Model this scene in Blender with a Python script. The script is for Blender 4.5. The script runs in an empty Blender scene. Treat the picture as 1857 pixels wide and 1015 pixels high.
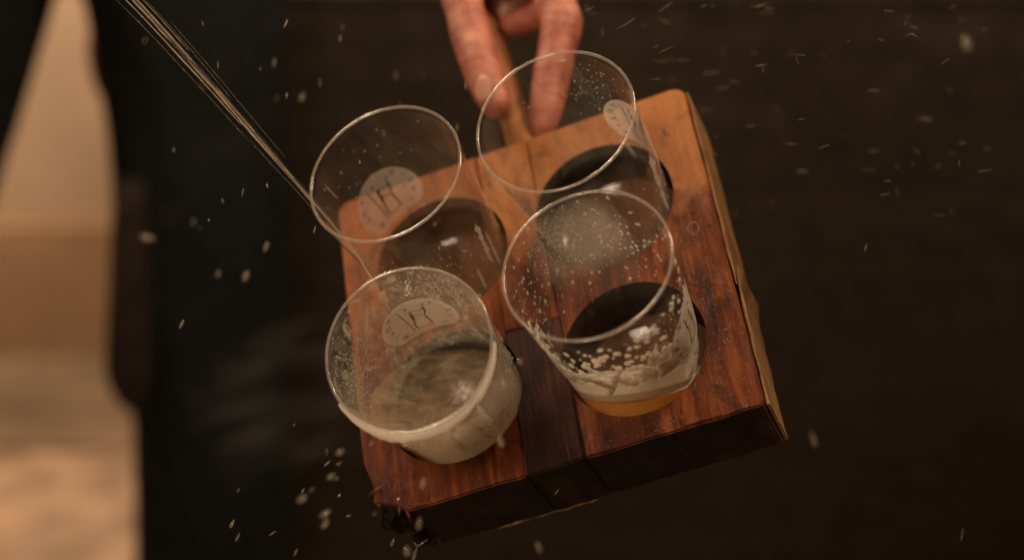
import bpy, bmesh, math, random
import numpy as np
from mathutils import Vector, Matrix, Quaternion, noise
from mathutils.geometry import delaunay_2d_cdt
random.seed(7)
SC = bpy.context.scene
COL = SC.collection
R_ = math.radians
S = 1.15
DEEP_ = 0.030

# ------------------------------------------------------------------ camera
PITCH = R_(24); CAMZ = 1.30
cd = bpy.data.cameras.new("camera"); cam = bpy.data.objects.new("camera", cd); COL.objects.link(cam)
cam.location = (0, 0, CAMZ); cam.rotation_euler = (R_(90) - PITCH, 0, 0)
cd.sensor_width = 36; cd.lens = 36 * 3000.6 / 1857
cd.clip_start = 0.05; cd.clip_end = 60
cd.dof.use_dof = True; cd.dof.focus_distance = 0.858
cd.dof.aperture_fstop = (cd.lens / 1000) / 0.021
SC.camera = cam
# ------------------------------------------------------------------ world, colour, sampling
w = bpy.data.worlds.new("World"); SC.world = w; w.use_nodes = True
w.node_tree.nodes["Background"].inputs[0].default_value = (0.85, 0.62, 0.42, 1)
w.node_tree.nodes["Background"].inputs[1].default_value = 0.014
SC.view_settings.view_transform = 'Standard'; SC.view_settings.look = 'None'
SC.view_settings.exposure = 0; SC.view_settings.gamma = 1
SC.render.engine = 'CYCLES'
cy = SC.cycles
cy.max_bounces = 14; cy.transparent_max_bounces = 48; cy.transmission_bounces = 12; cy.glossy_bounces = 6; cy.diffuse_bounces = 4
cy.sample_clamp_indirect = 4.0; cy.use_denoising = True
cy.caustics_reflective = False; cy.caustics_refractive = False

# camera frame (x right, y down, z forward) -> world
MC = Matrix(((1, 0, 0), (0, -math.sin(PITCH), math.cos(PITCH)), (0, -math.cos(PITCH), -math.sin(PITCH))))
CAM = Vector((0, 0, CAMZ))
def at(px, py, dist):            # a point of the photograph at a distance along the view axis
    return CAM + MC @ Vector(((px - 928.5) / 3000.6, (py - 507.5) / 3000.6, 1)) * dist
def atY(px, py, Y):              # ... on the upright plane y = Y
    d = MC @ Vector(((px - 928.5) / 3000.6, (py - 507.5) / 3000.6, 1))
    return CAM + d * (Y / d.y)
# board pose (rotation vector and shift found from the photograph's ellipses)
rv = Vector((2.5347, -0.3156, -0.404)); RC = Matrix.Rotation(rv.length, 3, rv.normalized())
TB = Vector((0.0095, 0.0076, 0.797)) * S
RB = MC @ RC                      # board axes in the world
OB = CAM + MC @ TB
MB = Matrix.Translation(OB) @ RB.to_4x4()
def bw(x, y, z): return MB @ (Vector((x, y, z)) * S)     # board coordinates (unscaled m) -> world

# ------------------------------------------------------------------ lamps
def area(name, loc, tgt, size, power, col, sy=None):
    l = bpy.data.lights.new(name, 'AREA'); l.energy = power; l.color = col
    l.size = size
    if sy: l.shape = 'RECTANGLE'; l.size_y = sy
    o = bpy.data.objects.new(name, l); COL.objects.link(o); o.location = loc
    o.rotation_euler = (Vector(tgt) - Vector(loc)).to_track_quat('-Z', 'Y').to_euler(); return o
BC = bw(0, 0, 0)
area("key_lamp", BC + Vector((0.55, 0.10, 1.15)), BC, 0.30, 11.5, (1.0, 0.77, 0.55))
area("front_fill", CAM + Vector((-0.55, -0.05, 0.35)), BC, 0.30, 6.5, (1.0, 0.78, 0.58))  # fill light added near the camera to lift foam and prints
area("back_rim_light", BC + Vector((-0.75, 0.75, 0.75)), BC, 0.30, 3.5, (1.0, 0.78, 0.55))  # weak rim light added from behind left
area("wall_fill", (-0.9, 2.15, 1.9), (-0.8, 2.55, 0.3), 0.4, 39.0, (1.0, 0.74, 0.50))  # unseen light added to brighten the wall and floor behind the legs
area("counter_fill", (0.15, 1.3, 1.55), (0.3, 1.9, 0.78), 0.4, 4.4, (1.0, 0.70, 0.45))  # unseen light added to grade the counter, brighter towards its top

# ------------------------------------------------------------------ helpers
def mat(name):
    m = bpy.data.materials.new(name); m.use_nodes = True
    nt = m.node_tree; nt.nodes.clear(); return m, nt, nt.nodes, nt.links
def N(nt, typ, **kw):
    n = nt.nodes.new(typ)
    for k, v in kw.items():
        if k.startswith('_'): setattr(n, k[1:], v)
        else: n.inputs[k.replace('__', ' ')].default_value = v
    return n
def ramp(nt, pts, src):
    r = nt.nodes.new('ShaderNodeValToRGB'); e = r.color_ramp.elements
    while len(e) < len(pts): e.new(0.5)
    for i, (p, c) in enumerate(pts):
        e[i].position = p; e[i].color = (*c, 1) if not isinstance(c, (int, float)) else (c, c, c, 1)
    nt.links.new(src, r.inputs[0]); return r
def coords(nt, scale, rot=(0, 0, 0), loc=(0, 0, 0)):
    tc = nt.nodes.new('ShaderNodeTexCoord'); mp = nt.nodes.new('ShaderNodeMapping')
    mp.inputs['Scale'].default_value = scale; mp.inputs['Rotation'].default_value = rot; mp.inputs['Location'].default_value = loc
    nt.links.new(tc.outputs['Object'], mp.inputs[0]); return mp.outputs[0]
def tex(nt, scale, sc=1.0, detail=5, rough=0.6, dist=0.0, loc=(0, 0, 0)):
    n = nt.nodes.new('ShaderNodeTexNoise'); n.inputs['Scale'].default_value = sc; n.inputs['Detail'].default_value = detail
    n.inputs['Roughness'].default_value = rough; n.inputs['Distortion'].default_value = dist
    nt.links.new(coords(nt, scale, loc=loc), n.inputs['Vector']); return n.outputs['Fac']
def mth(nt, op, a, b=None, c=None, clamp=False):
    n = nt.nodes.new('ShaderNodeMath'); n.operation = op; n.use_clamp = clamp
    for i, v in enumerate((a, b, c)):
        if v is None: continue
        if isinstance(v, (int, float)): n.inputs[i].default_value = v
        else: nt.links.new(v, n.inputs[i])
    return n.outputs[0]
def mixc(nt, f, a, b, mode='MIX'):
    n = nt.nodes.new('ShaderNodeMix'); n.data_type = 'RGBA'; n.blend_type = mode
    for i, v in ((0, f), (6, a), (7, b)):
        if isinstance(v, (int, float)): n.inputs[i].default_value = v
        elif isinstance(v, tuple): n.inputs[i].default_value = (*v, 1)
        else: nt.links.new(v, n.inputs[i])
    return n.outputs[2]
def link_obj(name, me, m=None, parent=None):
    o = bpy.data.objects.new(name, me); COL.objects.link(o)
    if m is not None and len(me.materials) == 0: me.materials.append(m)
    if parent is not None: o.parent = parent
    return o
def from_bm(name, bm, m=None, parent=None, smooth=True):
    me = bpy.data.meshes.new(name); bm.normal_update(); bm.to_mesh(me); bm.free()
    if smooth: me.shade_smooth()
    return link_obj(name, me, m, parent)
def tag(o, label=None, cat=None, group=None, kind=None):
    if label: o['label'] = label
    if cat: o['category'] = cat
    if group: o['group'] = group
    if kind: o['kind'] = kind
    return o
def empty(name, label, cat, mw, group=None):
    o = bpy.data.objects.new(name, None); COL.objects.link(o); o.matrix_world = mw; o.empty_display_size = .02
    return tag(o, label, cat, group)
def tube(bm, pts, rads, seg=10, caps=True, flat=1.0):
    pts = [Vector(p) for p in pts]; rings = []
    up = Vector((0, 0, 1))
    for i, p in enumerate(pts):
        t = (pts[min(i + 1, len(pts) - 1)] - pts[max(i - 1, 0)]).normalized()
        if abs(t.dot(up)) > 0.95: up = Vector((0, 1, 0))
        a = t.cross(up).normalized(); b = a.cross(t).normalized()
        rings.append([bm.verts.new(p + a * (math.cos(k * 2 * math.pi / seg) * rads[i]) + b * (math.sin(k * 2 * math.pi / seg) * rads[i] * flat)) for k in range(seg)])
    for r0, r1 in zip(rings, rings[1:]):
        for k in range(seg): bm.faces.new((r0[k], r0[(k + 1) % seg], r1[(k + 1) % seg], r1[k]))
    if caps: bm.faces.new(rings[0][::-1]); bm.faces.new(rings[-1])
ICO = {}
def ball(bm, c, r, sub=1, scl=(1, 1, 1), rot=None):
    if sub not in ICO:
        t = bmesh.new(); bmesh.ops.create_icosphere(t, subdivisions=sub, radius=1)
        ICO[sub] = ([v.co.copy() for v in t.verts], [[v.index for v in f.verts] for f in t.faces]); t.free()
    vs, fs = ICO[sub]; c = Vector(c); D = Matrix.Diagonal((r * scl[0], r * scl[1], r * scl[2])); M = rot @ D if rot is not None else D
    new = [bm.verts.new(M @ v + c) for v in vs]
    for f in fs: bm.faces.new([new[i] for i in f])
def box(bm, x0, x1, y0, y1, z0, z1):
    M = Matrix.Translation(((x0 + x1) / 2, (y0 + y1) / 2, (z0 + z1) / 2)) @ Matrix.Diagonal((x1 - x0, y1 - y0, z1 - z0, 1))
    return bmesh.ops.create_cube(bm, size=1, matrix=M)['verts']
def capsule(bm, a, b, ra, rb, flat=None):      # tapered capsule as a chain of balls
    a = Vector(a); b = Vector(b); n = max(2, int((b - a).length / (min(ra, rb) * 0.3)))
    for i in range(n + 1):
        f = i / n; ball(bm, a.lerp(b, f), ra + (rb - ra) * f, 2)
def remeshed(bm, voxel, smooth=6):
    me = bpy.data.meshes.new("tmp"); bm.to_mesh(me); bm.free()
    o = bpy.data.objects.new("tmp", me); COL.objects.link(o)
    r = o.modifiers.new("r", 'REMESH'); r.mode = 'VOXEL'; r.voxel_size = voxel
    s = o.modifiers.new("s", 'SMOOTH'); s.factor = 0.5; s.iterations = smooth
    dg = bpy.context.evaluated_depsgraph_get(); me2 = bpy.data.meshes.new_from_object(o.evaluated_get(dg))
    bpy.data.objects.remove(o); me2.shade_smooth(); return me2

def roughen(me, f):
    n = len(me.vertices); co = np.empty(n * 3); no = np.empty(n * 3); me.vertices.foreach_get('co', co)
    me.vertex_normals.foreach_get('vector', no); co = co.reshape(-1, 3); no = no.reshape(-1, 3)
    d = np.array([f(Vector(c)) for c in co]); me.vertices.foreach_set('co', (co + no * d[:, None]).ravel()); me.update()

# ------------------------------------------------------------------ materials
def wood(name, dark, mid, light, dry=None, wet=0.25, coarse=1.0, stretch=(150, 9, 60), bump=0.25, spots=0.0, coat=None):
    m, nt, nd, lk = mat(name)
    g1 = tex(nt, stretch, 1.0, 6, 0.65, 0.6); g2 = tex(nt, (stretch[0] * 6, stretch[1] * 3, stretch[2] * 4), 1.0, 4, 0.6)
    big = tex(nt, (22, 14, 20), 1.0, 4, 0.6, 0.8)
    f = mth(nt, 'ADD', mth(nt, 'MULTIPLY', g1, 0.55), mth(nt, 'ADD', mth(nt, 'MULTIPLY', g2, 0.12), mth(nt, 'MULTIPLY', big, 0.45)))
    col = ramp(nt, [(0.40, dark), (0.56, mid), (0.74, light)], f).outputs[0]
    rough = mth(nt, 'MULTIPLY_ADD', tex(nt, (60, 30, 60), 1, 4), 0.3, wet)
    if dry:     # dry, paler back half with an uneven tide line and red-brown blotches
        tc = nt.nodes.new('ShaderNodeTexCoord'); sp = nt.nodes.new('ShaderNodeSeparateXYZ'); lk.new(tc.outputs['Object'], sp.inputs[0])
        y = mth(nt, 'ADD', sp.outputs[1], mth(nt, 'MULTIPLY', mth(nt, 'SUBTRACT', tex(nt, (60, 60, 60), 1, 6, 0.7, 0.5), 0.5), 0.075))
        dm = mth(nt, 'DIVIDE', mth(nt, 'SUBTRACT', y, 0.020), 0.026, clamp=True)
        dcol = ramp(nt, [(0.38, dry[0]), (0.62, dry[1])], f).outputs[0]
        bl = ramp(nt, [(0.56, 0.0), (0.66, 1.0)], tex(nt, (130, 90, 100), 1, 5, 0.65, 0.3)).outputs[0]
        dcol = mixc(nt, mth(nt, 'MULTIPLY', bl, 0.55), dcol, (0.20, 0.045, 0.012))
        col = mixc(nt, dm, col, dcol); rough = mth(nt, 'MULTIPLY_ADD', dm, 0.22, rough, clamp=True)
    sc_ = ramp(nt, [(0.66, 0.0), (0.72, 1.0)], tex(nt, (900, 25, 400), 1, 3, 0.5, 0.2, loc=(1, 5, 2))).outputs[0]
    col = mixc(nt, mth(nt, 'MULTIPLY', sc_, 0.5), col, tuple(min(1, v * 1.6) for v in light))
    dk = ramp(nt, [(0.50, 0.0), (0.68, 1.0)], tex(nt, (38, 17, 30), 1, 6, 0.7, 1.5, loc=(7, 3, 2))).outputs[0]
    col = mixc(nt, mth(nt, 'MULTIPLY', dk, 0.75), col, tuple(v * 1.5 for v in dark))
    if spots:
        st = ramp(nt, [(0.60, 0.0), (0.70, 1.0)], tex(nt, (70, 60, 70), 1, 6, 0.7, 1.0, loc=(3, 1, 2))).outputs[0]
        col = mixc(nt, mth(nt, 'MULTIPLY', st, spots), col, dark)
    b = N(nt, 'ShaderNodeBsdfPrincipled'); lk.new(col, b.inputs['Base Color']); lk.new(rough, b.inputs['Roughness'])
    b.inputs['Coat Weight'].default_value = 0.28 if coat is None else coat;
    b.inputs['Specular IOR Level'].default_value = 0.28
    if coat == 0.0: b.inputs['Specular IOR Level'].default_value = 0.1
    b.inputs['Coat Roughness'].default_value = 0.07
    cb = N(nt, 'ShaderNodeBump', Strength=0.9, Distance=0.0007); lk.new(ramp(nt, [(0.45, 0.0), (0.75, 1.0)], tex(nt, (420, 300, 300), 1, 4, 0.6)).outputs[0], cb.inputs['Height']); lk.new(cb.outputs[0], b.inputs['Coat Normal'])
    bp = N(nt, 'ShaderNodeBump'); bp.inputs['Strength'].default_value = bump; bp.inputs['Distance'].default_value = 0.0012
    lk.new(mth(nt, 'ADD', g1, mth(nt, 'MULTIPLY', g2, 0.8)), bp.inputs['Height']); lk.new(bp.outputs[0], b.inputs['Normal'])
    o = nd.new('ShaderNodeOutputMaterial'); lk.new(b.outputs[0], o.inputs[0]); return m
M_red = wood("red_brown_wood", (0.010, 0.002, 0.0008), (0.115, 0.0215, 0.0030), (0.34, 0.088, 0.012), dry=((0.24, 0.062, 0.009), (0.44, 0.155, 0.030)), wet=0.22, spots=0.7)
M_left = wood("orange_brown_wood", (0.014, 0.003, 0.001), (0.15, 0.027, 0.0035), (0.42, 0.115, 0.015), dry=((0.17, 0.036, 0.005), (0.34, 0.095, 0.015)), wet=0.25, spots=0.75)
M_mid = wood("middle_wood", (0.03, 0.008, 0.004), (0.15, 0.036, 0.012), (0.30, 0.09, 0.03), dry=((0.30, 0.09, 0.026), (0.42, 0.16, 0.05)), wet=0.25, spots=0.5)
M_dark = wood("dark_frayed_wood", (0.010, 0.004, 0.003), (0.040, 0.010, 0.005), (0.12, 0.032, 0.013), wet=0.45, bump=0.9, stretch=(260, 14, 60), coat=0.04)
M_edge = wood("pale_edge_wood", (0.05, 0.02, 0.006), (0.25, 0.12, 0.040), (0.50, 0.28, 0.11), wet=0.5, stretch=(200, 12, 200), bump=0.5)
M_hand = wood("handle_wood", (0.18, 0.06, 0.016), (0.38, 0.14, 0.035), (0.52, 0.22, 0.07), wet=0.4, stretch=(150, 12, 150))
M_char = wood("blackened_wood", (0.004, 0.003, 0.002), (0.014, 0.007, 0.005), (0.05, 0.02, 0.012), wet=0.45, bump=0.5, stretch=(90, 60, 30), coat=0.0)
M_well = wood("well_floor_wood", (0.03, 0.010, 0.004), (0.16, 0.055, 0.018), (0.30, 0.12, 0.045), wet=0.4)
M_count = wood("counter_wood", (0.018, 0.014, 0.010), (0.036, 0.027, 0.019), (0.056, 0.041, 0.028), wet=0.75, stretch=(1.5, 20, 40), bump=0.1, coat=0.0)

def plain(name, c, rough=0.6, var=0.3, sc=20, bump=0.2, spec=0.5, sss=0.0):
    m, nt, nd, lk = mat(name)
    n = tex(nt, (sc, sc, sc), 1, 6, 0.65, 0.3)
    col = ramp(nt, [(0.3, tuple(v * (1 - var) for v in c)), (0.7, tuple(min(1, v * (1 + var)) for v in c))], n).outputs[0]
    b = N(nt, 'ShaderNodeBsdfPrincipled', Roughness=rough); lk.new(col, b.inputs['Base Color']); b.inputs['Specular IOR Level'].default_value = spec
    if sss: b.inputs['Subsurface Weight'].default_value = sss; b.inputs['Subsurface Radius'].default_value = (0.01, 0.004, 0.002); b.inputs['Subsurface Scale'].default_value = 0.4
    bp = N(nt, 'ShaderNodeBump', Strength=bump, Distance=0.002); lk.new(n, bp.inputs['Height']); lk.new(bp.outputs[0], b.inputs['Normal'])
    o = nd.new('ShaderNodeOutputMaterial'); lk.new(b.outputs[0], o.inputs[0]); return m
M_cloth = plain("black_cloth", (0.010, 0.012, 0.011), 0.9, 0.5, 60, 0.5, 0.2)
M_coat = plain("dark_brown_cloth", (0.028, 0.019, 0.014), 0.9, 0.5, 40, 0.5, 0.2)
M_redbrown = plain("red_brown_tone", (0.16, 0.035, 0.012), 0.5, 0.3, 60)
M_sleeve = plain("dark_sleeve", (0.02, 0.02, 0.022), 0.9, 0.4, 60)
M_floor = plain("worn_stone_floor", (0.33, 0.22, 0.145), 0.7, 0.6, 14, 0.4)
M_shade_strip = plain("floor_shade_stone", (0.17, 0.115, 0.07), 0.7, 0.4, 6, 0.4)  # darker stone tone with the wall's contact shadow in its colour
M_wall = plain("plaster_wall", (0.56, 0.40, 0.28), 0.9, 0.12, 3, 0.3)
M_dado = plain("painted_dado", (0.45, 0.285, 0.165), 0.7, 0.15, 4, 0.2)
M_nail = plain("thumb_nail", (0.62, 0.31, 0.20), 0.3, 0.05, 60, 0.05)

def skin():
    m, nt, nd, lk = mat("skin")
    n = tex(nt, (60, 60, 60), 1, 5, 0.6); f = tex(nt, (900, 900, 900), 1, 3, 0.6)
    col = ramp(nt, [(0.3, (0.34, 0.080, 0.044)), (0.52, (0.50, 0.160, 0.098)), (0.70, (0.64, 0.27, 0.18))], n).outputs[0]
    b = N(nt, 'ShaderNodeBsdfPrincipled', Roughness=0.45); lk.new(col, b.inputs['Base Color'])
    b.inputs['Subsurface Weight'].default_value = 0.15; b.inputs['Subsurface Radius'].default_value = (0.01, 0.003, 0.0015); b.inputs['Subsurface Scale'].default_value = 0.5
    bp = N(nt, 'ShaderNodeBump', Strength=0.5, Distance=0.0012); lk.new(mth(nt, 'ADD', f, n), bp.inputs['Height']); lk.new(bp.outputs[0], b.inputs['Normal'])
    o = nd.new('ShaderNodeOutputMaterial'); lk.new(b.outputs[0], o.inputs[0]); return m
M_skin = skin()

def film_glass(name, film, low, patch=None, col=(0.74, 0.66, 0.54)):
    """thin clear glass wall; film = share of milky wet film, low = extra film near the base, patch = (x,y,z,radius,amount)"""
    m, nt, nd, lk = mat(name)
    tr = N(nt, 'ShaderNodeBsdfTransparent'); tr.inputs[0].default_value = (0.98, 0.975, 0.965, 1)
    gl = N(nt, 'ShaderNodeBsdfGlossy', Roughness=0.06); gl.inputs[0].default_value = (1, 1, 1, 1)
    fr = N(nt, 'ShaderNodeFresnel', IOR=1.42)
    bp = N(nt, 'ShaderNodeBump', Strength=0.35, Distance=0.001); lk.new(tex(nt, (160, 160, 60), 1, 4, 0.6, 0.4), bp.inputs['Height'])
    lk.new(bp.outputs[0], gl.inputs['Normal'])
    geo = nt.nodes.new('ShaderNodeNewGeometry'); front = mth(nt, 'SUBTRACT', 1.0, geo.outputs['Backfacing'])
    m1 = N(nt, 'ShaderNodeMixShader'); lk.new(mth(nt, 'MULTIPLY', fr.outputs[0], front), m1.inputs[0]); lk.new(tr.outputs[0], m1.inputs[1]); lk.new(gl.outputs[0], m1.inputs[2])
    df = N(nt, 'ShaderNodeBsdfDiffuse'); df.inputs[0].default_value = (*col, 1)
    tl = N(nt, 'ShaderNodeBsdfTranslucent'); tl.inputs[0].default_value = (*col, 1)
    m2 = N(nt, 'ShaderNodeMixShader'); m2.inputs[0].default_value = 0.5; lk.new(df.outputs[0], m2.inputs[1]); lk.new(tl.outputs[0], m2.inputs[2])
    st = ramp(nt, [(0.35, 0.15), (0.72, 1.0)], tex(nt, (45, 45, 18), 1, 6, 0.65, 1.2)).outputs[0]
    sm = ramp(nt, [(0.50, 0.0), (0.75, 1.0)], tex(nt, (260, 260, 120), 1, 5, 0.7, 0.8)).outputs[0]
    tc = nt.nodes.new('ShaderNodeTexCoord'); sp = nt.nodes.new('ShaderNodeSeparateXYZ'); lk.new(tc.outputs['Object'], sp.inputs[0])
    lo = mth(nt, 'MULTIPLY', mth(nt, 'SUBTRACT', 1.0, mth(nt, 'DIVIDE', sp.outputs[2], 0.124, clamp=True)), low)
    fac = mth(nt, 'MULTIPLY', mth(nt, 'ADD', mth(nt, 'MULTIPLY', st, 0.75), mth(nt, 'MULTIPLY', sm, 0.5)), mth(nt, 'ADD', lo, film))
    if patch:
        vd = nt.nodes.new('ShaderNodeVectorMath'); vd.operation = 'DISTANCE'; lk.new(tc.outputs['Object'], vd.inputs[0]); vd.inputs[1].default_value = patch[:3]
        pm = mth(nt, 'SUBTRACT', 1.0, mth(nt, 'DIVIDE', mth(nt, 'ADD', vd.outputs['Value'], mth(nt, 'MULTIPLY', mth(nt, 'SUBTRACT', sm, 0.5), 0.012)), patch[3]), clamp=True)
        pm = mth(nt, 'MULTIPLY', mth(nt, 'MULTIPLY', pm, 1.8, clamp=True), patch[4])
        fac = mth(nt, 'ADD', fac, pm)
    fac = mth(nt, 'MULTIPLY', mth(nt, 'MINIMUM', fac, 0.9), front)
    m3 = N(nt, 'ShaderNodeMixShader'); lk.new(fac, m3.inputs[0]); lk.new(m1.outputs[0], m3.inputs[1]); lk.new(m2.outputs[0], m3.inputs[2])
    o = nd.new('ShaderNodeOutputMaterial'); lk.new(m3.outputs[0], o.inputs[0]); return m
def milky(name, col, opac, gloss=0.25, rough=0.15, noisy=None, trl=0.5, lo=0.6):
    m, nt, nd, lk = mat(name)
    tr = N(nt, 'ShaderNodeBsdfTransparent'); df = N(nt, 'ShaderNodeBsdfDiffuse'); df.inputs[0].default_value = (*col, 1)
    tl = N(nt, 'ShaderNodeBsdfTranslucent'); tl.inputs[0].default_value = (*col, 1)
    gl = N(nt, 'ShaderNodeBsdfGlossy', Roughness=rough); gl.inputs[0].default_value = (1, .97, .92, 1)
    a = N(nt, 'ShaderNodeMixShader'); a.inputs[0].default_value = trl; lk.new(df.outputs[0], a.inputs[1]); lk.new(tl.outputs[0], a.inputs[2])
    b = N(nt, 'ShaderNodeMixShader'); lk.new(tr.outputs[0], b.inputs[1]); lk.new(a.outputs[0], b.inputs[2])
    if noisy:
        f = ramp(nt, [(0.3, opac * lo), (0.7, opac)], tex(nt, noisy, 1, 5, 0.65, 0.6)).outputs[0]; lk.new(f, b.inputs[0])
    else: b.inputs[0].default_value = opac
    c = N(nt, 'ShaderNodeMixShader'); fr = N(nt, 'ShaderNodeFresnel', IOR=1.33)
    geo = nt.nodes.new('ShaderNodeNewGeometry')
    lk.new(mth(nt, 'MULTIPLY', mth(nt, 'MULTIPLY', fr.outputs[0], gloss * 4, clamp=True), mth(nt, 'SUBTRACT', 1.0, geo.outputs['Backfacing'])), c.inputs[0]); lk.new(b.outputs[0], c.inputs[1]); lk.new(gl.outputs[0], c.inputs[2])
    o = nd.new('ShaderNodeOutputMaterial'); lk.new(c.outputs[0], o.inputs[0]); return m
M_rim = milky("rim_glass", (0.80, 0.70, 0.56), 0.34, 0.7, 0.10, (300, 300, 300))
M_drop = milky("water_drop", (0.75, 0.70, 0.60), 0.42, 0.5, 0.08)
M_fly = milky("flying_drop", (0.80, 0.66, 0.48), 0.17, 0.5, 0.08)
M_faint = milky("faint_drop", (0.8, 0.68, 0.5), 0.20, 0.2, 0.1)
M_mist = milky("spray", (0.75, 0.66, 0.52), 0.017, 0.0, 0.4)
M_riv = milky("rivulet_water", (0.75, 0.70, 0.60), 0.34, 0.6, 0.08, (200, 200, 120))
M_foam = milky("foam", (0.97, 0.90, 0.79), 0.96, 0.10, 0.35, (250, 250, 250), 0.6, 0.9)
M_foam_thin = milky("thin_foam", (0.86, 0.78, 0.67), 0.85, 0.12, 0.3, (150, 150, 250), 0.6, 0.6)
M_cider = milky("cloudy_cider", (1.0, 0.68, 0.24), 0.92, 0.2, 0.05, None, 0.7)
M_cider2 = milky("stirred_cider", (0.62, 0.49, 0.33), 0.45, 0.35, 0.1, (90, 90, 90), 0.5, 0.3)
M_stream = milky("stream_water", (0.75, 0.62, 0.43), 0.62, 0.5, 0.05, None, 0.6)
M_sheet = milky("stream_sheet", (0.60, 0.46, 0.27), 0.035, 0.06, 0.2, None, 0.5)
M_print = milky("frosted_print", (0.74, 0.65, 0.56), 0.72, 0.05, 0.5, (200, 200, 200), 0.45, 0.85)
M_print_thin = milky("thin_frosted_print", (0.70, 0.62, 0.54), 0.50, 0.05, 0.5, (120, 120, 120), 0.45, 0.75)
M_ink = plain("print_gap", (0.10, 0.055, 0.03), 0.6, 0.3, 80)
M_gbase = film_glass("glass_base", 0.04, 0.0)

def froth(name, col, ze, soft, opac, scale=(170, 170, 110), amp=0.02, trl=0.55, dist=1.0, thr=None, face=None):
    """wet foam film: opaque below height ze (object z), breaking into lace above; thr = plain noise lace instead"""
    m, nt, nd, lk = mat(name)
    tr = N(nt, 'ShaderNodeBsdfTransparent'); df = N(nt, 'ShaderNodeBsdfDiffuse'); tl = N(nt, 'ShaderNodeBsdfTranslucent')
    fine = tex(nt, (700, 700, 700), 1, 4, 0.6); n = tex(nt, scale, 1, 7, 0.62, dist)
    c = mixc(nt, ramp(nt, [(0.3, 0.0), (0.7, 1.0)], fine).outputs[0], tuple(v * .82 for v in col), col); lk.new(c, df.inputs[0]); lk.new(c, tl.inputs[0])
    a = N(nt, 'ShaderNodeMixShader'); a.inputs[0].default_value = trl; lk.new(df.outputs[0], a.inputs[1]); lk.new(tl.outputs[0], a.inputs[2])
    if thr is None:
        tc = nt.nodes.new('ShaderNodeTexCoord'); sp = nt.nodes.new('ShaderNodeSeparateXYZ'); lk.new(tc.outputs['Object'], sp.inputs[0])
        z = mth(nt, 'ADD', sp.outputs[2], mth(nt, 'MULTIPLY', mth(nt, 'SUBTRACT', 0.5, n), amp * 2.5))
        f = mth(nt, 'DIVIDE', mth(nt, 'SUBTRACT', ze, z), soft, clamp=True)
    else: f = ramp(nt, [(thr, 0.0), (thr + soft, 1.0)], n).outputs[0]
    if face is not None:     # foam only on the side of the glass it was thrown against, with a ragged end
        t2 = nt.nodes.new('ShaderNodeTexCoord'); s2 = nt.nodes.new('ShaderNodeSeparateXYZ'); lk.new(t2.outputs['Object'], s2.inputs[0])
        d = mth(nt, 'ADD', mth(nt, 'MULTIPLY', s2.outputs[0], math.cos(R_(face)) / (0.036 * S)), mth(nt, 'MULTIPLY', s2.outputs[1], math.sin(R_(face)) / (0.036 * S)))
        d = mth(nt, 'ADD', d, mth(nt, 'MULTIPLY', mth(nt, 'SUBTRACT', n, 0.5), 2.0))
        f = mth(nt, 'MULTIPLY', f, mth(nt, 'MULTIPLY', mth(nt, 'ADD', d, 0.05), 1.8, clamp=True))
    b = N(nt, 'ShaderNodeMixShader'); lk.new(mth(nt, 'MULTIPLY', f, opac), b.inputs[0]); lk.new(tr.outputs[0], b.inputs[1]); lk.new(a.outputs[0], b.inputs[2])
    bp = N(nt, 'ShaderNodeBump', Strength=0.5, Distance=0.001); lk.new(fine, bp.inputs['Height']); lk.new(bp.outputs[0], df.inputs['Normal'])
    o = nd.new('ShaderNodeOutputMaterial'); lk.new(b.outputs[0], o.inputs[0]); return m
M_fr4 = froth("foam_lace", (0.97, 0.90, 0.79), (DEEP_ + 0.041) * S, 0.009, 0.96, (130, 130, 90), 0.022, face=-95)
M_fr3 = froth("cider_froth_film", (0.84, 0.73, 0.57), (DEEP_ + 0.064) * S, 0.05, 0.72, (60, 60, 35), 0.03, 0.6, 2.0, face=-75)
M_fr3b = froth("cider_froth_lace", (0.85, 0.75, 0.60), 0, 0.22, 0.62, (85, 85, 45), 0, 0.55, 2.4, thr=0.53)
M_swirl = froth("cider_swirl", (0.86, 0.67, 0.45), 0, 0.45, 0.56, (45, 45, 45), 0, 0.55, 1.6, thr=0.30)
# ------------------------------------------------------------------ setting
bm = bmesh.new(); bmesh.ops.create_grid(bm, x_segments=1, y_segments=1, size=8, matrix=Matrix.Translation((0, 5, 0)))
tag(from_bm("floor", bm, M_floor), kind='structure')
bm = bmesh.new(); box(bm, -5, 5, 2.6, 2.8, 0.255, 3.2)
tag(from_bm("wall", bm, M_wall, smooth=False), "pale peach plaster wall behind the dark legs", "wall")
bm = bmesh.new(); box(bm, -5, 5, 2.585, 2.8, -0.02, 0.25)
o = from_bm("dado", bm, M_dado, bpy.data.objects["wall"], smooth=False)

bm = bmesh.new(); box(bm, -5, 5, 2.26, 2.584, -0.03, 0.006)  # darker floor strip standing in for the contact shadow along the wall
tag(from_bm("floor_shade_strip", bm, M_shade_strip, smooth=False), kind='structure')
# dark wooden counter filling the right of the background
ct = empty("wooden_counter", "dark brown wooden counter filling the shadowy right of the background", "counter", Matrix.Translation((atY(430, 500, 1.9).x, 1.9, 0)))
topz = atY(1500, -14, 1.9).z
bm = bmesh.new(); vs = box(bm, -0.01, 1.6, -0.004, 0.5, topz - 0.012, topz); bmesh.ops.bevel(bm, geom=bm.edges[:], offset=0.003, segments=2, affect='EDGES')
from_bm("counter_top", bm, M_count, ct, smooth=False)
zb = [0.0, 0.15, 0.30, 0.45, 0.60, topz - 0.0125]
for a, b in zip(zb, zb[1:]):
    bm = bmesh.new(); box(bm, 0, 1.58, random.uniform(-.001, .001), 0.45, a, b - 0.001); bmesh.ops.bevel(bm, geom=bm.edges[:], offset=0.0012, segments=1, affect='EDGES')
    from_bm("panel", bm, M_count, ct, smooth=False)

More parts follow.
